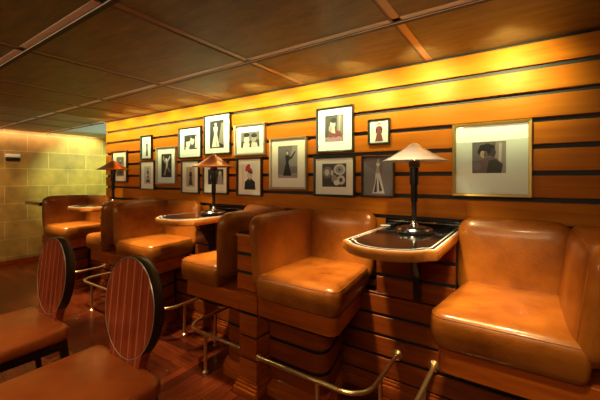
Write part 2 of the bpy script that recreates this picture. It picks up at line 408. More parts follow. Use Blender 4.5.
def banquette(k, s, d, uend, label, ped=0.55, hasped=True):
    ua, ub = {(0, -1): (0.128, 0.232), (1, -1): (0.045, 0.165), (-1, -1): (0.042, 0.185)}.get((k, s), (0.050, 0.140))
    flare = 0.08; uend += 0.055; lean = 0.06 if k < 0 else 0.026
    X = xd(k); t = thing('banquette_seat', label, 'seat', (X, -0.3, 0), 'leather banquette seats along the panelled wall')
    def fix(o):
        o.location = (-X, 0.3, 0); return o
    def rr(u0, u1, y0, y1, rf):   # outline with radius rf at the outer front corner, mirrored by s
        x0, x1 = SX(s, X, u0, u1)
        def fn(i):
            q = max(rf - i, 0.012); e = 0.02
            pts = rrect(x0 + i, x1 - i, y0 + i, y1 - i, (e, e, e, q) if s > 0 else (e, e, q, e))
            xi, xo = (x0, x1) if s > 0 else (x1, x0)
            return [(x - s * flare * max(0, min(1, (x - xi) / (xo - xi))) * (y - y0) / (y1 - y0), y) for x, y in pts]
        return fn
    # wooden box under the cushion
    u_in = (0.112 if s > 0 else 0.045)
    bm = bmesh.new(); f = rr(u_in, uend - 0.025, -d, WY - 0.001, 0.07)
    loft(bm, f, [(0.0, 0.537), (0.0, 0.642), (0.006, 0.648)])
    fix(obj('seat_box', bm, M['red_wood'], t))
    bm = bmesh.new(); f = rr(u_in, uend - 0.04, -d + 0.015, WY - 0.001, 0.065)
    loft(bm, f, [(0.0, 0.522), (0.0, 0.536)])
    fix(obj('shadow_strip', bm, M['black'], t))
    # plinth under the box: rounded boards with black reveals and a moulded foot
    y0 = -(d - 0.11); ui = 0.118 if s > 0 else 0.046
    bm = bmesh.new(); f = rr(ui, ped, y0, WY - 0.04, 0.10)
    prof = [(0.014, 0.0)]
    for j in range(4):
        z0 = 0.10 + 0.135 * j; z1 = min(z0 + 0.113, 0.516)
        prof += [(0.014, z0 - 0.006), (0.0, z0 - 0.001), (0.0, z1), (0.014, z1 + 0.005)]
    loft(bm, f, [p for p in prof if p[1] <= 0.521])
    for fc in bm.faces:
        c = fc.calc_center_median()
        r_ = (c.z - 0.10) % 0.135
        if r_ > 0.115 and c.z < 0.525: fc.material_index = 1
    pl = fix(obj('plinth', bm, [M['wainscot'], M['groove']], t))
    bm = bmesh.new(); f = rr(ui, ped + 0.035, y0 - 0.035, WY - 0.04, 0.12)
    loft(bm, f, [(0, 0), (0, 0.045), (0.008, 0.052), (0.008, 0.066), (0.018, 0.072), (0.018, 0.086), (0.03, 0.093), (0.034, 0.099)])
    obj('base_moulding', bm, M['red_wood'], pl)
    # seat cushion
    bm = bmesh.new(); f = rr(ub - 0.004, uend, -(d + 0.036), -0.13, 0.085)
    seat_prof = [(0.030, 0.646), (0.010, 0.656), (0.0, 0.68), (-0.006, 0.725), (-0.004, 0.765), (0.001, 0.786), (0.010, 0.799), (0.024, 0.807), (0.045, 0.811)]
    loft(bm, f, seat_prof, dome=0.012)
    sc = fix(obj('seat_cushion', bm, M['leather'], t, angle=70))
    bm = bmesh.new(); ring = f(0.004)
    tube(bm, [(x, y, 0.791) for x, y in ring], 0.0026, 6, closed=True)
    obj('piping', bm, M['piping'], sc)
    # back standing out from the wall
    yf = -(d + 0.046)
    def warp(p):
        u = (p.x - X) * s; q = (p.z - 0.70) / 0.46; q = max(0, min(1, q))
        b_ = max(0, min(1, -(p.y + 0.30) / (0.45)))     # only towards the free front end
        mid = (ua + ub) / 2
        u2 = u + (1 - q) * lean                         # leans back towards the top
        u2 += (1 - q) ** 1.5 * 0.026 * (1 if u < mid else -0.2) * b_
        y2 = p.y + (1 - q) ** 3 * 0.012 * b_
        return (X + s * u2, y2, p.z)
    bm = bmesh.new(); x0, x1 = SX(s, X, ua, ub)
    pillow(bm, x0, x1, yf, YW, 0.70, 1.165, (0.042, 0.10, 0.075), (0.008, 0.004, 0.006), (8, 18, 14), warp)
    bk = fix(obj('backrest', bm, M['leather'], t, angle=70))
    bm = bmesh.new(); pts = []
    ue = ub - 0.012
    for v in [(ue, -0.14, 1.147), (ue, -0.3, 1.149), (ue, yf + .16, 1.147), (ue, yf + .09, 1.136), (ue, yf + .052, 1.112), (ue, yf + .034, 1.07), (ue, yf + .029, 1.0), (ue, yf + .028, 0.92), (ue, yf + .028, 0.84), (ue, yf + .030, 0.78)]:
        w = warp(Vector((X + s * v[0], v[1], v[2]))); pts.append(w)
    tube(bm, pts, 0.003, 6); obj('piping', bm, M['piping'], bk)
    # cushion along the wall with a rounded outer end
    def warpw(p):
        q = max(0, min(1, (p.z - 0.70) / 0.46))
        return (p.x, p.y - (1 - q) * 0.05 * (1 if p.y < -0.06 else 0), p.z)
    bm = bmesh.new(); x0, x1 = SX(s, X, ub - 0.03, uend - 0.058 + (0.028 if k < 0 else 0.012))
    pillow(bm, x0, x1, -0.125, YW, 0.70, 1.168, (0.085, 0.045, 0.085), (0, 0.010, 0.006), (18, 8, 14), warpw)
    fix(obj('wall_cushion', bm, M['leather'], t, angle=70))
    return t

B_LAB = {
    (-1, -1): 'large tan leather corner seat beneath the gold-framed portrait, at the right edge',
    (0, 1): 'tan leather corner seat just left of the silver-shaded lamp',
    (0, -1): 'tan leather seat seen from behind, its back against the central wood divider, left of it',
    (1, 1): 'tan leather corner seat left of the middle table with the copper lamp',
    (1, -1): 'tan leather seat backing onto the second divider, half hidden behind the striped chair',
    (2, 1): 'farthest tan leather corner seat, in front of the stone block wall',
}
for (k, s), lab in B_LAB.items():
    d = {-1: 0.72, 0: 0.72, 1: 0.625, 2: 0.585}[k]
    banquette(k, s, d, {(0, -1): 0.60, (1, -1): 0.48, (2, 1): 0.665}.get((k, s), 0.645 if k >= 0 else 0.685), lab, ped=0.55 if s > 0 else 0.32)

# ------------------------------------------------------------------ wood dividers between the backs
D_LAB = {-1: 'wood divider behind the seat at the right edge', 0: 'central panelled wood divider with brass rails on both sides',
         1: 'second wood divider, behind the nearer striped chair back', 2: 'far end wood divider beside the stone wall'}
for k in (-1, 0, 1, 2):
    X = xd(k); d = {-1: 0.72, 0: 0.72, 1: 0.625, 2: 0.585}[k]
    t = thing('booth_divider', D_LAB[k], 'divider', (X, -0.3, 0), 'wood dividers between back-to-back seats')
    L = (-X, 0.3, 0)
    bm = bmesh.new(); x0, x1 = X - 0.042, X + 0.108
    box(bm, x0 + .008, x1 - .012, -d + .012, WY - 0.04, 0.0, 0.522, mi=1)
    for z0 in (0.091, 0.235, 0.379):
        box(bm, x0, x1, -d, WY - 0.04, z0 + 0.006, z0 + 0.136, 0.003, 1)
    obj('pillar', bm, [M['red_wood'], M['groove']], t, False, L)
    bm = bmesh.new(); box(bm, x0 - .002, x1 + .001, -d, WY - 0.003, 0.537, 0.648, 0.002, 1); obj('capping_block', bm, M['red_wood'], t, False, L)
    bm = bmesh.new()
    for ex, z0, z1 in ((0.03, 0, 0.045), (0.021, 0.045, 0.065), (0.012, 0.065, 0.085), (0.004, 0.085, 0.099)):
        box(bm, x0 - ex, x1 + min(ex, .008), -d - ex, WY - 0.05, z0, z1, 0.006)
    obj('base_moulding', bm, M['red_wood'], t, True, L)
    bm = bmesh.new(); yu = -(d - 0.06)
    xa = X - {0: 0.122, 1: 0.040}.get(k, 0.036); xb = X + 0.044
    box(bm, xa + .006, xb - .006, yu + .012, WY + 0.0, 0.650, 1.0, mi=1)
    for z0 in (0.652, 0.777, 0.902):
        box(bm, xa, xb, yu, WY, z0, z0 + 0.103, 0.003, 1)
    obj('upper_panel', bm, [M['red_wood'], M['groove']], t, False, L)
    bm = bmesh.new()
    box(bm, xa - .003, xb + .003, yu - 0.012, -0.03, 1.008, 1.026, 0.004)
    tp = obj('divider_top', bm, M['rim_wood'], t, True, L)
    bm = bmesh.new(); box(bm, xa + .008, xb - .008, yu + 0.0, -0.035, 1.026, 1.034, 0.002)
    obj('black_inlay', bm, M['black_gloss'], tp)

# ------------------------------------------------------------------ tables
def table(k, d, lab):
    X = xt(k); t = thing('booth_table', lab, 'table', (X, -0.3, 0), 'small wall-hung tables between the seats')
    L = (-X, 0.3, 0); hw = 0.245; yf = -(d + 0.04); Z = 1.07
    def out(i, bow=0.085):
        x0, x1 = X - hw + i, X + hw - i; y1 = -0.028 - i * 0.3
        pts = [(x1, y1), (x0, y1)]
        n = 18
        fr = []
        for j in range(n + 1):
            a = -1 + 2 * j / n
            xx = X + a * (hw - i - 0.03); yy = yf + i + 0.03 * abs(a) ** 8 - bow * (1 - a * a)
            fr.append((xx, yy))
        pts += [(x0, yf + i + 0.06), (x0 + 0.008, yf + i + 0.042)] + fr + [(x1 - 0.008, yf + i + 0.042), (x1, yf + i + 0.06)]
        return pts
    bm = bmesh.new(); loft(bm, out, [(0.02, Z - 0.052), (0.005, Z - 0.049), (0.0, Z - 0.042), (0.0, Z - 0.008), (0.002, Z - 0.002), (0.006, Z)])
    top = obj('table_top', bm, M['rim_wood'], t, True, L, 40)
    bm = bmesh.new(); loft(bm, lambda i: out(i + 0.012), [(0, Z - 0.001), (0, Z + 0.0012)]); obj('silver_line', bm, M['inlay'], top, False)
    bm = bmesh.new(); loft(bm, lambda i: out(i + 0.022), [(0, Z - 0.001), (0, Z + 0.0020)]); obj('black_band', bm, M['black_gloss'], top, False)
    bm = bmesh.new(); loft(bm, lambda i: out(i + 0.036), [(0, Z - 0.001), (0, Z + 0.0026)]); obj('inner_silver_line', bm, M['inlay'], top, False)
    bm = bmesh.new(); loft(bm, lambda i: out(i + 0.043), [(0, Z - 0.001), (0, Z + 0.0032)]); obj('black_inlay', bm, M['black_gloss'], top, False)
    # splashback strip along the wall
    bm = bmesh.new(); box(bm, X - 0.24, X + 0.24, -0.026, -0.003, Z - 0.05, Z + 0.055, 0.003)
    sb = obj('back_strip', bm, M['black_gloss'], t, False, L)
    bm = bmesh.new(); box(bm, X - 0.237, X + 0.237, -0.030, -0.0265, Z + 0.036, Z + 0.043); obj('silver_line', bm, M['chrome'], sb, False)
    # wooden panel and black bracket that carry the top
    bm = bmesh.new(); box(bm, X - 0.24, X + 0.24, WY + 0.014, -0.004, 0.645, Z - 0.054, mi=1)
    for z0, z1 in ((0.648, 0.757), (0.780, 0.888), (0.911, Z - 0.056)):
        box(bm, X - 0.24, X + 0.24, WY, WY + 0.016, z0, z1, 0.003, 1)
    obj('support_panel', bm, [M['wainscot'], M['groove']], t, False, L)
    bm = bmesh.new()
    prof = [(WY - 0.001, 0.66), (WY - 0.001, Z - 0.055), (yf + 0.28, Z - 0.055), (yf + 0.28, Z - 0.085), (WY - 0.13, Z - 0.15), (WY - 0.055, Z - 0.26), (WY - 0.035, 0.66)]
    a = [bm.verts.new((X - 0.02 + 0.03, y, z)) for y, z in prof]; b_ = [bm.verts.new((X + 0.02 + 0.03, y, z)) for y, z in prof]
    bm.faces.new(a); bm.faces.new(list(reversed(b_)))
    for i in range(len(prof)):
        j = (i + 1) % len(prof); bm.faces.new([a[j], a[i], b_[i], b_[j]])
    bmesh.ops.recalc_face_normals(bm, faces=bm.faces[:])
    obj('bracket', bm, M['black'], t, False, L)
    return t
table(0, 0.70, 'nearest black-topped wall table, carrying the silver-shaded lamp')
table(1, 0.60, 'middle wall table, standing left of the central wood divider')
table(2, 0.53, 'farthest wall table, in front of the seat by the stone wall')

# ------------------------------------------------------------------ table lamps
def lamp(x, y, mat, lab, power):
    Z = 1.0732; t = thing('table_lamp', lab, 'lamp', (x, y, Z), 'metal table lamps with cone shades')
    bm = bmesh.new()
    lathe(bm, [(0.0, 0), (0.118, 0.0), (0.120, 0.006), (0.116, 0.014)], 48, mi=0)
    lathe(bm, [(0.0, 0.014), (0.107, 0.014), (0.109, 0.022), (0.103, 0.030)], 48, mi=1)
    lathe(bm, [(0.0, 0.030), (0.078, 0.030), (0.078, 0.036), (0.045, 0.042), (0.0, 0.043)], 48, mi=0)
    lathe(bm, [(0.0, 0.042), (0.026, 0.042), (0.024, 0.052), (0.018, 0.058), (0.016, 0.070), (0, 0.070)], 32, mi=1)
    obj('base', bm, [M['black_gloss'], M['chrome']], t)
    bm = bmesh.new()
    lathe(bm, [(0.0, 0.068), (0.0155, 0.068), (0.0155, 0.185), (0.020, 0.187), (0.020, 0.29), (0.0265, 0.292), (0.0265, 0.395), (0.0, 0.396)], 28)
    obj('pole', bm, M['black'], t)
    bm = bmesh.new()
    lathe(bm, [(0.0, 0.396), (0.030, 0.396), (0.033, 0.402), (0.033, 0.432), (0.028, 0.44), (0, 0.44)], 28)
    obj('socket', bm, M['brown_frame'], t)
    bm = bmesh.new()
    R, H, b0 = 0.192, 0.108, 0.436
    outer = [(0.0, b0 + H + 0.004), (0.012, b0 + H + 0.002), (0.026, b0 + H - 0.006)]
    for i in range(1, 13):
        a = i / 12; outer.append((0.026 + (R - 0.026) * a, b0 + (H - 0.006) * ((1 - a) * 0.72 + 0.28 * (1 - a) ** 2)))
    inner = [(r_ - 0.002, z - 0.003) for r_, z in reversed(outer[3:])] + [(0.0, b0 + H - 0.006)]
    lathe(bm, outer + inner, 56)
    obj('lamp_shade', bm, mat, t, angle=50)
    bm = bmesh.new()
    lathe(bm, [(0, 0.442), (0.014, 0.446), (0.02, 0.458), (0.02, 0.476), (0.012, 0.488), (0, 0.491)], 20)
    obj('bulb', bm, M['bulb'], t)
    return t
lamp(-0.560, -0.235, M['steel'], 'table lamp with a brushed silver cone shade on the nearest table', 1)
lamp(-2.360, -0.235, M['copper'], 'copper-shaded table lamp on the middle table, in front of framed photographs', 1)
lamp(-4.190, -0.225, M['copper'], 'small-looking copper-shaded lamp at the far end, by the edge of the stone wall', 1)

# small things at the nearest table
bm = bmesh.new(); lathe(bm, [(0, 0), (0.022, 0), (0.036, 0.006), (0.034, 0.007), (0.02, 0.003), (0, 0.003)], 28)
o = obj('coaster', bm, M['white'], None, True, (-0.795, -0.085, 1.0732)); tag(o, 'small white dish at the back left of the nearest table', 'dish')

# ------------------------------------------------------------------ brass foot rails
def rail(k, s, d, u0, u1, lab, posts):
    X = xd(k); t = thing('foot_rail', lab, 'rail', (X, -0.3, 0), 'brass foot rails under the seats')
    L = (-X, 0.3, 0); Z = 0.275; y0 = -(d + 0.010); r = 0.14
    us = [(u0, y0), (u1 - r, y0)] + [(u1 - r + r * math.sin(a), y0 + r - r * math.cos(a)) for a in [PI / 2 * i / 8 for i in range(1, 9)]] + [(u1, WY - 0.012)]
    bm = bmesh.new(); tube(bm, [(X + s * u, y, Z) for u, y in us], 0.0125, 12); obj('tube', bm, M['brass'], t, True, L, 60)
    bm = bmesh.new()
    lathe(bm, [(0, 0), (0.034, 0), (0.034, 0.006), (0.024, 0.012), (0.017, 0.016), (0.017, 0.028), (0, 0.028)], 24)
    bmesh.ops.rotate(bm, verts=bm.verts, cent=(0, 0, 0), matrix=Matrix.Rotation(PI / 2, 3, 'X'))
    bmesh.ops.translate(bm, verts=bm.verts, vec=(X + s * u1, WY - 0.0005, Z)); obj('flange', bm, M['brass'], t, True, L)
    for u, y in posts:
        bm = bmesh.new(); lathe(bm, [(0, 0), (0.024, 0), (0.024, 0.006), (0.015, 0.012), (0.0125, 0.02), (0.0125, Z - 0.004), (0, Z - 0.004)], 18, (X + s * u, y, 0))
        obj('post', bm, M['brass'], t, True, L)
    bm = bmesh.new()
    lathe(bm, [(0, 0), (0.022, 0), (0.022, 0.006), (0.015, 0.010), (0.015, 0.02), (0, 0.02)], 20)
    bmesh.ops.rotate(bm, verts=bm.verts, cent=(0, 0, 0), matrix=Matrix.Rotation(s * PI / 2, 3, 'Y'))
    bmesh.ops.translate(bm, verts=bm.verts, vec=(X + s * u0, y0, Z)); obj('end_collar', bm, M['brass'], t, True, L)
    return t
rail(0, 1, 0.715, 0.125, 0.84, 'nearest brass foot rail, curving right from the central divider to the wall', [(0.56, -0.725), (0.84, -0.50)])
rail(0, -1, 0.69, 0.048, 0.635, 'brass foot rail curving left from the central divider', [(0.40, -0.70), (0.635, -0.40)])
rail(-1, -1, 0.72, 0.048, 0.825, 'brass foot rail reaching the wall below the portrait seat, lower right', [(0.45, -0.73), (0.825, -0.45)])
rail(1, 1, 0.62, 0.120, 0.86, 'brass foot rail curving right from the second divider, seen past the striped chair', [(0.56, -0.63), (0.86, -0.42)])
rail(1, -1, 0.62, 0.048, 0.70, 'small-looking brass foot rail between the two striped chair backs', [(0.42, -0.63)])
rail(2, 1, 0.58, 0.120, 0.82, 'farthest brass foot rail, below the seat by the stone wall', [(0.56, -0.59)])

# ------------------------------------------------------------------ bar chairs with oval backs
def chair(cx, lab, ry=0.0):
    t = thing('dining_chair', lab, 'chair', (cx, -1.66, 0), 'oval-back chairs', ry)
    # local: seat centre at origin, back on +y
    W, D_, Z = 0.308, 0.27, 0.478
    bm = bmesh.new()
    def out(i):
        pts = []
        for x, y in rrect(-W + i, W - i, -D_ + i, D_ - i, (0.06, 0.06, 0.08, 0.08), 8):
            q = (y + D_) / (2 * D_); pts.append((x * (1.06 - 0.08 * q), y))
        return pts
    loft(bm, out, [(0.03, Z - 0.075), (0.008, Z - 0.072), (0, Z - 0.055), (0.0, Z - 0.028), (0.008, Z - 0.012), (0.022, Z - 0.003), (0.045, Z + 0.001)], dome=0.022)
    for v in bm.verts:   # the seat dips between its raised back corners where the back post enters
        if v.co.z > Z - 0.03: v.co.z += 0.026 * max(0, (v.co.y - 0.10) / 0.17) * (abs(v.co.x) / W) ** 2
    obj('seat', bm, M['leather_red'], t, angle=70)
    bm = bmesh.new(); box(bm, -W + .02, W - .02, -D_ + .02, D_ - .02, Z - 0.13, Z - 0.076, 0.006); obj('seat_frame', bm, M['black'], t)
    for sx in (-1, 1):
        for sy in (-1, 1):
            bm = bmesh.new(); x0, y0 = sx * (W - 0.045), sy * (D_ - 0.045)
            top = [bm.verts.new((x0 + a * .021, y0 + b_ * .021, Z - 0.077)) for a, b_ in ((-1, -1), (1, -1), (1, 1), (-1, 1))]
            bx, by = x0 + sx * 0.01, y0 + sy * (0.06 if sy > 0 else 0.01)
            bot = [bm.verts.new((bx + a * .014, by + b_ * .014, 0.0)) for a, b_ in ((-1, -1), (1, -1), (1, 1), (-1, 1))]
            bm.faces.new(top); bm.faces.new(list(reversed(bot)))
            for i in range(4): bm.faces.new([bot[i], bot[(i + 1) % 4], top[(i + 1) % 4], top[i]])
            bmesh.ops.recalc_face_normals(bm, faces=bm.faces[:]); obj('leg', bm, M['black'], t, False)
    # oval back, leaning backwards; built upright then tilted
    tilt = Matrix.Rotation(math.radians(-5), 3, 'X'); base = Vector((0, D_ - 0.012, 0.424))
    A, Bz, zc, th = 0.232, 0.255, 0.325, 0.026
    def place(bm):
        for v in bm.verts: v.co = tilt @ v.co + base
    def ovalring(i, y, n=56): return [(math.cos(2 * PI * q / n) * (A - i), y, zc + math.sin(2 * PI * q / n) * (Bz - i)) for q in range(n)]
    bm = bmesh.new(); R_ = [[bm.verts.new(p) for p in ovalring(i, y)] for i, y in ((0.012, -th), (0.010, -th - 0.002), (0.012, -th - 0.004))]
    rim = bmesh.new(); prof = [(0.010, -th), (0.002, -th - 0.002), (0.0, -th + 0.004), (0.0, th - 0.006), (0.004, th), (0.012, th), (0.03, th - 0.004)]
    rr_ = [[rim.verts.new(p) for p in ovalring(i, y)] for i, y in prof]
    for a, b_ in zip(rr_, rr_[1:]):
        for i in range(56): rim.faces.new([a[i], a[(i + 1) % 56], b_[(i + 1) % 56], b_[i]])
    rim.faces.new(rr_[-1]); rim.faces.new(rr_[0]); bmesh.ops.recalc_face_normals(rim, faces=rim.faces[:]); place(rim)
    bk = obj('backrest', rim, M['dark_wood'], t)
    for a, b_ in zip(R_, R_[1:]):
        for i in range(56): bm.faces.new([a[i], a[(i + 1) % 56], b_[(i + 1) % 56], b_[i]])
    bm.faces.new(R_[-1]); bmesh.ops.recalc_face_normals(bm, faces=bm.faces[:]); place(bm)
    obj('striped_panel', bm, M['striped'], bk)
    edge = bmesh.new(); tube(edge, ovalring(0.006, -th - 0.002, 56), 0.0022, 6, closed=True); place(edge); obj('edge_bead', edge, M['champagne'], bk)
    bm = bmesh.new()
    pr = [(-0.16, 0.15), (0.16, 0.15), (0.135, 0.08), (0.13, -0.08), (-0.13, -0.08), (-0.135, 0.08)]
    a = [bm.verts.new((x, -th - 0.0025, z)) for x, z in pr]; b_ = [bm.verts.new((x, th - 0.008, z)) for x, z in pr]
    bm.faces.new(a); bm.faces.new(list(reversed(b_)))
    for i in range(6): bm.faces.new([a[(i + 1) % 6], a[i], b_[i], b_[(i + 1) % 6]])
    bmesh.ops.recalc_face_normals(bm, faces=bm.faces[:]); place(bm)
    obj('splat', bm, M['striped'], t, False)
    return t
chair(-1.665, 'nearer chair with brown leather seat and striped oval wood back')
chair(-2.635, 'farther striped oval-back chair, the left one of the pair, nearer the stone wall')

# ------------------------------------------------------------------ framed photographs on the wall
def poly(bm, pts, mi, lay, W, H, y):
    vs = [bm.verts.new((-W / 2 + px * W, y - 0.0002 * lay, -H / 2 + pz * H)) for px, pz in pts]
    f = bm.faces.new(vs); f.material_index = mi
    f.normal_update()
    if f.normal.y > 0: f.normal_flip()
def ell(cx, cz, rx, rz, n=18, rot=0):
    o = []
    for i in range(n):
        a = 2 * PI * i / n; x, z = rx * math.cos(a), rz * math.sin(a); c, s_ = math.cos(rot), math.sin(rot)
        o.append((cx + x * c - z * s_, cz + x * s_ + z * c))
    return o
PAL = ['p_black', 'p_dark', 'p_grey', 'p_mid', 'p_light', 'p_pale', 'p_red', 'p_maroon', 'p_mauve', 'p_tan', 'p_blue']
PI_ = {k[2:]: i for i, k in enumerate(PAL)}
Y0 = -0.0005
def picture(x0, x1, z0, z1, frame, mat, win, shapes, lab, fw=0.014, ft=0.03, bgm='dark'):
    W, H = x1 - x0, z1 - z0
    t = thing('picture_frame', lab, 'picture', ((x0 + x1) / 2, Y0, (z0 + z1) / 2), 'framed photographs on the panelled wall')
    bm = bmesh.new()
    prof = [(0, 0.0), (0, -ft + 0.003), (0.003, -ft), (fw - 0.003, -ft + 0.004), (fw, -ft + 0.008), (fw, -0.004)]
    rings = [[bm.verts.new((sx * (W / 2 - i), y, sz * (H / 2 - i))) for sx, sz in ((-1, -1), (1, -1), (1, 1), (-1, 1))] for i, y in prof]
    for a, b_ in zip(rings, rings[1:]):
        for i in range(4): bm.faces.new([a[i], a[(i + 1) % 4], b_[(i + 1) % 4], b_[i]])
    bm.faces.new(rings[0]); bmesh.ops.recalc_face_normals(bm, faces=bm.faces[:])
    obj('frame', bm, frame, t, False)
    wi, hi = W - 2 * fw, H - 2 * fw
    pw, ph, ox, oz = win
    px, pz = wi * pw, hi * ph; cx, cz = wi * ox, hi * oz
    if mat:   # mat board with a cut window
        bm = bmesh.new()
        o_ = [(-wi / 2, -hi / 2), (wi / 2, -hi / 2), (wi / 2, hi / 2), (-wi / 2, hi / 2)]
        n_ = [(cx - px / 2, cz - pz / 2), (cx + px / 2, cz - pz / 2), (cx + px / 2, cz + pz / 2), (cx - px / 2, cz + pz / 2)]
        A = [bm.verts.new((x, -0.013, z)) for x, z in o_]; B_ = [bm.verts.new((x, -0.013, z)) for x, z in n_]; C_ = [bm.verts.new((x, -0.0095, z)) for x, z in n_]
        for i in range(4):
            j = (i + 1) % 4; bm.faces.new([A[i], A[j], B_[j], B_[i]]); bm.faces.new([B_[i], B_[j], C_[j], C_[i]])
        bmesh.ops.recalc_face_normals(bm, faces=bm.faces[:]); obj('mat_board', bm, mat, t, False)
    bm = bmesh.new()
    poly(bm, [(0, 0), (1, 0), (1, 1), (0, 1)], PI_[bgm], 0, px, pz, -0.008)
    for i, (c, pts) in enumerate(shapes):
        pts = [(min(1, max(0, a)), min(1, max(0, b_))) for a, b_ in pts]
        cl = []
        for p in pts:
            if not cl or (abs(p[0] - cl[-1][0]) + abs(p[1] - cl[-1][1])) > 1e-4: cl.append(p)
        if len(cl) > 2: poly(bm, cl, PI_[c], i + 1, px, pz, -0.008)
    p = obj('photograph', bm, [M[q] for q in PAL], t, False); p.location = (cx, 0, cz)
    bm = bmesh.new(); box(bm, -wi / 2, wi / 2, -0.0175, -0.0155, -hi / 2, hi / 2); obj('glass', bm, M['glass'], t, False)
    return t
def woman(dress='black', skin='light', hair='black', cx=0.5, foot=0.08, top=0.9, w=1.0, flare=0.16):
    h = top - foot; q = lambda v: foot + h * v
    return [(dress, [(cx - flare * w, foot), (cx + flare * w, foot), (cx + .06 * w, q(.52)), (cx + .10 * w, q(.78)), (cx + .03 * w, q(.83)), (cx - .03 * w, q(.83)), (cx - .10 * w, q(.78)), (cx - .06 * w, q(.52))]),
            (hair, ell(cx, q(.925), .062 * w, .075 * h)), (skin, ell(cx + .004, q(.905), .045 * w, .055 * h)), (skin, [(cx - .02 * w, q(.82)), (cx + .02 * w, q(.82)), (cx + .018 * w, q(.87)), (cx - .018 * w, q(.87))])]
mw, mc = M['mat_white'], M['mat_cream']
# portrait by the right-hand seat
picture(-0.38, 0.034, 1.293, 1.74, M['gold'], mw, (0.47, 0.46, -0.02, 0.03),
        [('grey', [(0, .4), (.5, .3), (.62, 1), (0, 1)]), ('mid', [(.66, 0), (1, 0), (1, 1), (.7, 1)]), ('light', [(.78, .1), (.86, .1), (.88, .95), (.8, .95)]),
         ('dark', ell(.42, .72, .22, .19)), ('black', ell(.26, .70, .10, .11)), ('black', ell(.32, .82, .11, .10)), ('black', ell(.46, .86, .12, .09)), ('black', ell(.58, .80, .10, .11)), ('dark', ell(.62, .66, .09, .13)), ('black', ell(.44, .74, .14, .12)),
         ('tan', ell(.33, .60, .085, .12, rot=.25)), ('dark', [(.27, .64), (.33, .66), (.33, .64)]), ('mauve', ell(.41, .58, .06, .13)), ('grey', [(.34, .42), (.48, .42), (.47, .56), (.37, .52)]),
         ('mauve', [(.04, 0), (.86, 0), (.92, .28), (.72, .46), (.46, .5), (.3, .42), (.1, .38), (0, .22)]), ('grey', ell(.14, .22, .13, .13)), ('dark', [(.42, 0), (.86, 0), (.9, .26), (.7, .44), (.5, .4)])],
        'large gold-framed photograph of a curly-haired woman, above the right-hand seat', 0.018, 0.032, 'mauve')
picture(-1.39, -1.064, 1.606, 1.96, M['dark_frame'], mw, (0.55, 0.64, -0.02, 0.03),
        [('dark', [(0, 0), (1, 0), (1, 1), (0, 1)]), ('grey', [(.62, .2), (.95, .2), (.95, 1), (.66, 1)]), ('mid', [(.72, .3), (.8, .3), (.84, 1), (.74, 1)]), ('maroon', [(.12, 0), (.95, 0), (.85, .35), (.5, .5), (.2, .4)]),
         ('light', ell(.42, .66, .14, .15)), ('light', [(.34, .35), (.56, .3), (.5, .6), (.38, .6)]), ('black', ell(.46, .8, .17, .1)), ('mid', ell(.3, .5, .1, .13))],
        'dark-framed photograph of a seated figure, above the photograph of round shapes', 0.014, 0.03, 'grey')
picture(-0.95, -0.788, 1.648, 1.83, M['dark_frame'], None, (1, 1, 0, 0),
        woman('maroon', 'tan', 'black', .5, .06, .9, 1.7, .13) + [('maroon', [(.3, .62), (.4, .7), (.42, .62), (.3, .46), (.2, .52), (.38, .42), (.33, .5)]), ('maroon', [(.7, .62), (.6, .7), (.58, .62), (.7, .46), (.8, .52), (.62, .42), (.67, .5)])],
        'smallest framed picture, a woman in a dark red dress, above the dark unmatted one', 0.012, 0.026, 'pale')
picture(-1.872, -1.48, 1.31, 1.752, M['champagne'], mc, (0.58, 0.68, -0.02, 0.03),
        [('grey', [(0, 0), (1, 0), (1, 1), (0, 1)]), ('mid', [(0, 0), (1, 0), (1, .16), (0, .1)]), ('mid', [(.5, .35), (1, .35), (1, 1), (.75, 1)])] + woman('black', 'light', 'black', .47, .07, .86, 1.1, .2) + [('black', [(.5, .62), (.66, .66), (.88, .84), (.9, .8), (.7, .6), (.53, .55)])],
        'champagne-framed photograph of a woman in a long black dress, one arm raised', 0.018, 0.034, 'mid')
picture(-1.414, -1.054, 1.262, 1.574, M['dark_frame'], mc, (0.64, 0.64, 0.0, 0.03),
        [('grey', ell(.22, .62, .2, .26)), ('light', ell(.2, .62, .1, .14)), ('light', ell(.72, .74, .24, .24)), ('mid', ell(.72, .74, .16, .15)), ('dark', ell(.72, .74, .05, .05)), ('light', ell(.78, .3, .17, .2)), ('mid', ell(.5, .36, .12, .16)), ('pale', ell(.6, .18, .12, .11)), ('dark', ell(.78, .3, .07, .09)), ('light', ell(.42, .6, .06, .12))],
        'landscape photograph of round pale shapes in a dark frame, over the nearest wall cushion', 0.014, 0.032, 'dark')
picture(-1.0, -0.753, 1.268, 1.566, M['brown_frame'], None, (1, 1, 0, 0),
        [('grey', [(0, 0), (1, 0), (1, .35), (.1, .8), (0, .9)]), ('grey', [(.6, .3), (1, .2), (1, .9), (.7, 1)]), ('light', [(.3, .05), (.72, .05), (.62, .4), (.56, .62), (.42, .62), (.4, .36)]), ('dark', [(.36, .08), (.46, .08), (.46, .5)]), ('dark', [(.54, .1), (.64, .12), (.52, .46)]), ('mid', [(.42, .58), (.56, .58), (.53, .76), (.45, .76)]), ('light', ell(.5, .82, .06, .06)), ('mid', [(.46, .84), (.54, .84), (.54, .96), (.48, .96)])],
        'dark full-bleed photograph without a mat, directly left of the silver lamp shade', 0.012, 0.03, 'mauve')
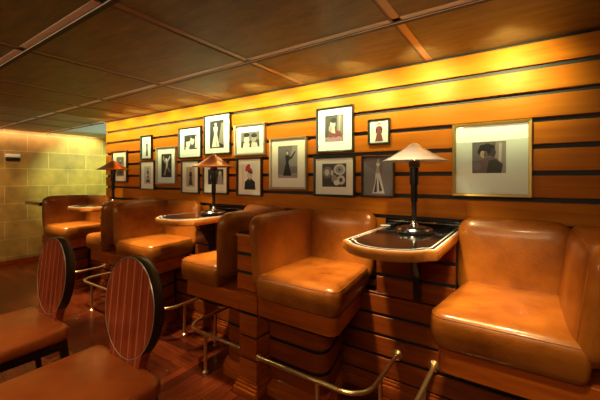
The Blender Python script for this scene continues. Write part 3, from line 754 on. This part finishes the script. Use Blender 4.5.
picture(-3.178, -2.801, 1.618, 1.953, M['dark_frame'], mw, (0.62, 0.52, 0.02, 0.02),
        [('pale', ell(.3, .42, .16, .26)), ('black', ell(.26, .74, .24, .2)), ('light', ell(.62, .6, .15, .28)), ('black', ell(.72, .84, .2, .14)), ('dark', [(.55, 0), (1, 0), (1, .5), (.8, .4)]), ('pale', [(.1, 0), (.4, 0), (.36, .2), (.1, .2)]), ('pale', [(.84, .1), (.95, .1), (.95, .9), (.88, .9)])],
        'dark-framed photograph of two heads close together, left of the tall one', 0.014, 0.03, 'dark')
picture(-2.754, -2.37, 1.643, 2.048, M['dark_frame'], mw, (0.58, 0.74, -0.02, 0.0),
        [('black', [(0, 0), (1, 0), (1, 1), (0, 1)]), ('grey', [(.6, .2), (1, .1), (1, .9), (.8, .9)])] + woman('light', 'pale', 'dark', .4, .05, .95, 1.6, .17) + [('mid', [(.44, .1), (.52, .08), (.46, .6)])],
        'topmost framed photograph, a woman in a pale gown, above the middle lamp', 0.013, 0.03, 'dark')
picture(-2.31, -1.924, 1.614, 1.91, M['champagne'], mw, (0.68, 0.56, 0.0, 0.0),
        [('grey', [(0, .4), (1, .5), (1, 1), (0, 1)]), ('light', ell(.3, .5, .15, .26)), ('black', ell(.3, .82, .16, .14)), ('pale', [(.1, 0), (.5, 0), (.44, .3), (.14, .3)]), ('mid', ell(.68, .52, .13, .22)), ('black', ell(.7, .76, .16, .14)), ('light', [(.54, 0), (.9, 0), (.84, .3), (.58, .32)]), ('dark', [(.44, 0), (.56, 0), (.52, .5)])],
        'champagne-framed landscape photograph of two people, above the red-hatted portrait', 0.02, 0.034, 'dark')
picture(-3.934, -3.699, 1.633, 1.924, M['dark_frame'], None, (1, 1, 0, 0), woman('dark', 'grey', 'dark', .5, .1, .8, 1.1, .12) + [('light', [(0, 0), (1, 0), (1, .1), (0, .1)])],
        'narrow dark-framed picture of a thin standing figure on pale blue, upper far left', 0.014, 0.03, 'blue')
picture(-3.602, -3.225, 1.332, 1.764, M['champagne'], mw, (0.58, 0.68, 0.0, 0.0),
        [('mid', [(.2, .1), (.34, .06), (.5, .4), (.42, .5)]), ('light', [(.4, .4), (.56, .36), (.62, .62), (.44, .66)]), ('pale', ell(.46, .74, .1, .08)), ('light', [(.55, .6), (.85, .86), (.8, .92), (.5, .68)]), ('grey', [(.5, .4), (.8, .2), (.88, .26), (.6, .46)]), ('mid', [(.1, .8), (.2, .95), (.42, .62), (.36, .58)])],
        'champagne-framed photograph of a dancer on black, right of the two narrow pictures', 0.018, 0.034, 'black')
picture(-3.944, -3.646, 1.265, 1.614, M['brown_frame'], mc, (0.52, 0.66, 0.0, 0.0), woman('dark', 'mid', 'dark', .5, .08, .9, 1.5, .2) + [('light', ell(.5, .3, .1, .06)), ('light', ell(.46, .5, .07, .05))],
        'small cream-matted photograph below the pale blue picture', 0.013, 0.03, 'light')
picture(-3.13, -2.838, 1.239, 1.595, M['brown_frame'], mc, (0.55, 0.64, 0.0, 0.0), woman('dark', 'mid', 'black', .5, .08, .92, 1.6, .16) + [('black', [(.3, .6), (.5, .7), (.7, .6), (.66, .5), (.5, .6), (.34, .5)])],
        'cream-matted photograph of a dark-dressed figure, below the two heads', 0.013, 0.03, 'tan')
picture(-2.769, -2.404, 1.243, 1.578, M['brown_frame'], mc, (0.68, 0.5, 0.0, 0.02),
        [('light', ell(.28, .5, .14, .3)), ('dark', ell(.28, .7, .1, .16)), ('mid', [(.6, 0), (.95, 0), (.9, .6), (.64, .6)]), ('light', ell(.76, .74, .1, .14))],
        'cream-matted photograph half hidden behind the middle copper lamp', 0.014, 0.032, 'black')
picture(-2.279, -1.968, 1.236, 1.595, M['brown_frame'], mc, (0.62, 0.72, 0.0, 0.0),
        [('black', [(.1, 0), (.9, 0), (.86, .3), (.64, .42), (.36, .42), (.14, .3)]), ('tan', ell(.5, .56, .17, .19)), ('black', ell(.5, .44, .1, .04)), ('light', ell(.49, .57, .13, .15)), ('dark', ell(.5, .72, .22, .08, rot=-.3)), ('red', ell(.36, .86, .2, .12, rot=.6)), ('red', ell(.52, .80, .2, .06, rot=-.4))],
        'cream-matted portrait of a woman in a red hat', 0.014, 0.034, 'pale')
picture(-4.626, -4.251, 1.352, 1.762, M['brown_frame'], mc, (0.55, 0.66, 0.0, 0.0), woman('dark', 'light', 'black', .5, .08, .9, 1.6, .2),
        'cream-matted photograph half hidden behind the far lamp', 0.014, 0.032, 'grey')

# ------------------------------------------------------------------ by the stone wall
t = thing('wall_fitting', 'small white and dark box fixed to the stone wall, far left', 'wall fitting', (XE, -0.47, 1.74))  # unidentified unlit box, not known to be a lamp
bm = bmesh.new(); box(bm, 0.0005, 0.05, -0.095, 0.095, 0.0, 0.055, 0.008); obj('housing', bm, M['white'], t)
bm = bmesh.new(); box(bm, 0.0005, 0.045, -0.088, 0.088, -0.05, 0.0, 0.006); obj('lens', bm, M['black'], t)  # plain dark lower half, nothing lit behind it
t = thing('wall_shelf', 'black slab shelf sticking out left of the far end divider', 'shelf', (xd(2) - 0.08, -0.3, 0))
L = (-(xd(2) - 0.08), 0.3, 0)
bm = bmesh.new(); box(bm, -6.05, -5.47, -0.56, -0.24, 1.035, 1.07, 0.006); obj('shelf_board', bm, M['black_gloss'], t, True, L)
bm = bmesh.new(); box(bm, -6.052, -5.47, -0.566, -0.235, 1.020, 1.034, 0.003); obj('edge_band', bm, M['chrome'], t, True, L)
bm = bmesh.new(); box(bm, -5.474, -5.442, -0.52, -0.24, 0.0, 1.019, 0.004); obj('end_panel', bm, M['red_wood'], t, True, L)

# ------------------------------------------------------------------ lights
def light(name, kind, loc, power, col, target=None, **kw):
    l = bpy.data.lights.new(name, kind); l.energy = power; l.color = col
    for a, v in kw.items(): setattr(l, a, v)
    o = bpy.data.objects.new(name, l); COL.objects.link(o); o.location = loc
    if target is not None:
        o.rotation_euler = (Vector(target) - Vector(loc)).to_track_quat('-Z', 'Y').to_euler()
    return o
WARM, AMBER = (1.0, 0.86, 0.52), (1.0, 0.98, 0.44)
for i in range(11):
    x = -0.08 - 0.46 * i
    light('wall_grazer', 'SPOT', (x, -0.42, 2.115), 37, AMBER, (x, 0.0, 1.98), spot_size=math.radians(92), spot_blend=1.0, shadow_soft_size=0.03)
for i, x in enumerate((-5.0, -3.9, -2.8, -1.7, -0.6)):
    light('wall_washer', 'SPOT', (x, -1.85, 2.0), 10, (1.0, 0.70, 0.36), (x, 0, 1.72), spot_size=math.radians(44), spot_blend=1.0, shadow_soft_size=0.04)
for k in (0, 1, 2):
    for dx in (-0.44, 0.46):
        light('seat_downlight', 'SPOT', (xt(k) + dx, -0.80, 2.16), 230, WARM, (xt(k) + dx * 0.97, -0.46, 0.8), spot_size=math.radians(36), spot_blend=1.0, shadow_soft_size=0.05)
    light('table_downlight', 'SPOT', (xt(k), -0.85, 2.16), 110, WARM, (xt(k), -0.50, 0.8), spot_size=math.radians(74), spot_blend=0.9, shadow_soft_size=0.05)
for x in (-1.9, -2.9):
    light('chair_downlight', 'SPOT', (x, -2.15, 2.16), 40, WARM, (x, -1.72, 0.4), spot_size=math.radians(52), spot_blend=0.9, shadow_soft_size=0.06)
light('seat_downlight', 'SPOT', (0.0, -1.6, 2.16), 60, WARM, (0.12, -0.7, 1.0), spot_size=math.radians(46), spot_blend=1.0, shadow_soft_size=0.05)
light('room_fill', 'AREA', (-3.0, -3.3, 2.16), 25, (1.0, 0.78, 0.50), (-3.2, -0.6, 0.7), shape='RECTANGLE', size=1.4, size_y=0.5)
light('alcove_light', 'SPOT', (-5.5, 1.0, 2.12), 190, (0.74, 1.0, 0.36), (-6.93, 0.62, 1.5), spot_size=math.radians(56), spot_blend=0.5, shadow_soft_size=0.06)
light('alcove_ceiling_fill', 'SPOT', (-5.3, 1.3, 0.9), 60, (0.75, 1.0, 0.85), (-5.3, 0.35, 2.18), spot_size=math.radians(80), spot_blend=0.7, shadow_soft_size=0.06)  # unseen spot added in place of bounce light on the alcove ceiling
light('stone_downlight', 'SPOT', (-5.7, -1.2, 2.15), 85, (1.0, 0.66, 0.26), (-6.8, -0.7, 0.5), spot_size=math.radians(100), spot_blend=1, shadow_soft_size=0.05)
light('cove_strip', 'AREA', (-6.80, -0.9, 2.15), 11, (1.0, 0.64, 0.36), (-6.93, -0.9, 2.05), shape='RECTANGLE', size=3.4, size_y=0.04)
light('room_fill', 'AREA', (-0.3, -3.1, 2.16), 27, (1.0, 0.78, 0.50), (-1.1, -0.6, 0.6), shape='RECTANGLE', size=1.6, size_y=0.5)

w = bpy.data.worlds.new('world'); S.world = w; w.use_nodes = True
w.node_tree.nodes['Background'].inputs[0].default_value = (0.9, 0.6, 0.35, 1); w.node_tree.nodes['Background'].inputs[1].default_value = 0.012

# ------------------------------------------------------------------ camera
cd = bpy.data.cameras.new('camera'); cam = bpy.data.objects.new('camera', cd); COL.objects.link(cam)
cam.location = (0, -2.3, 1.405); cam.rotation_euler = (PI / 2, 0, math.radians(34.2))
cd.sensor_width = 36; cd.lens = 331 / 600 * 36; cd.shift_y = -22 / 600; cd.clip_start = 0.05
S.camera = cam
S.view_settings.view_transform = 'Standard'; S.view_settings.look = 'None'; S.view_settings.exposure = 0.2; S.view_settings.gamma = 1.0
S.view_settings.use_curve_mapping = False
S.cycles.use_denoising = True
S.cycles.max_bounces = 8; S.cycles.diffuse_bounces = 3
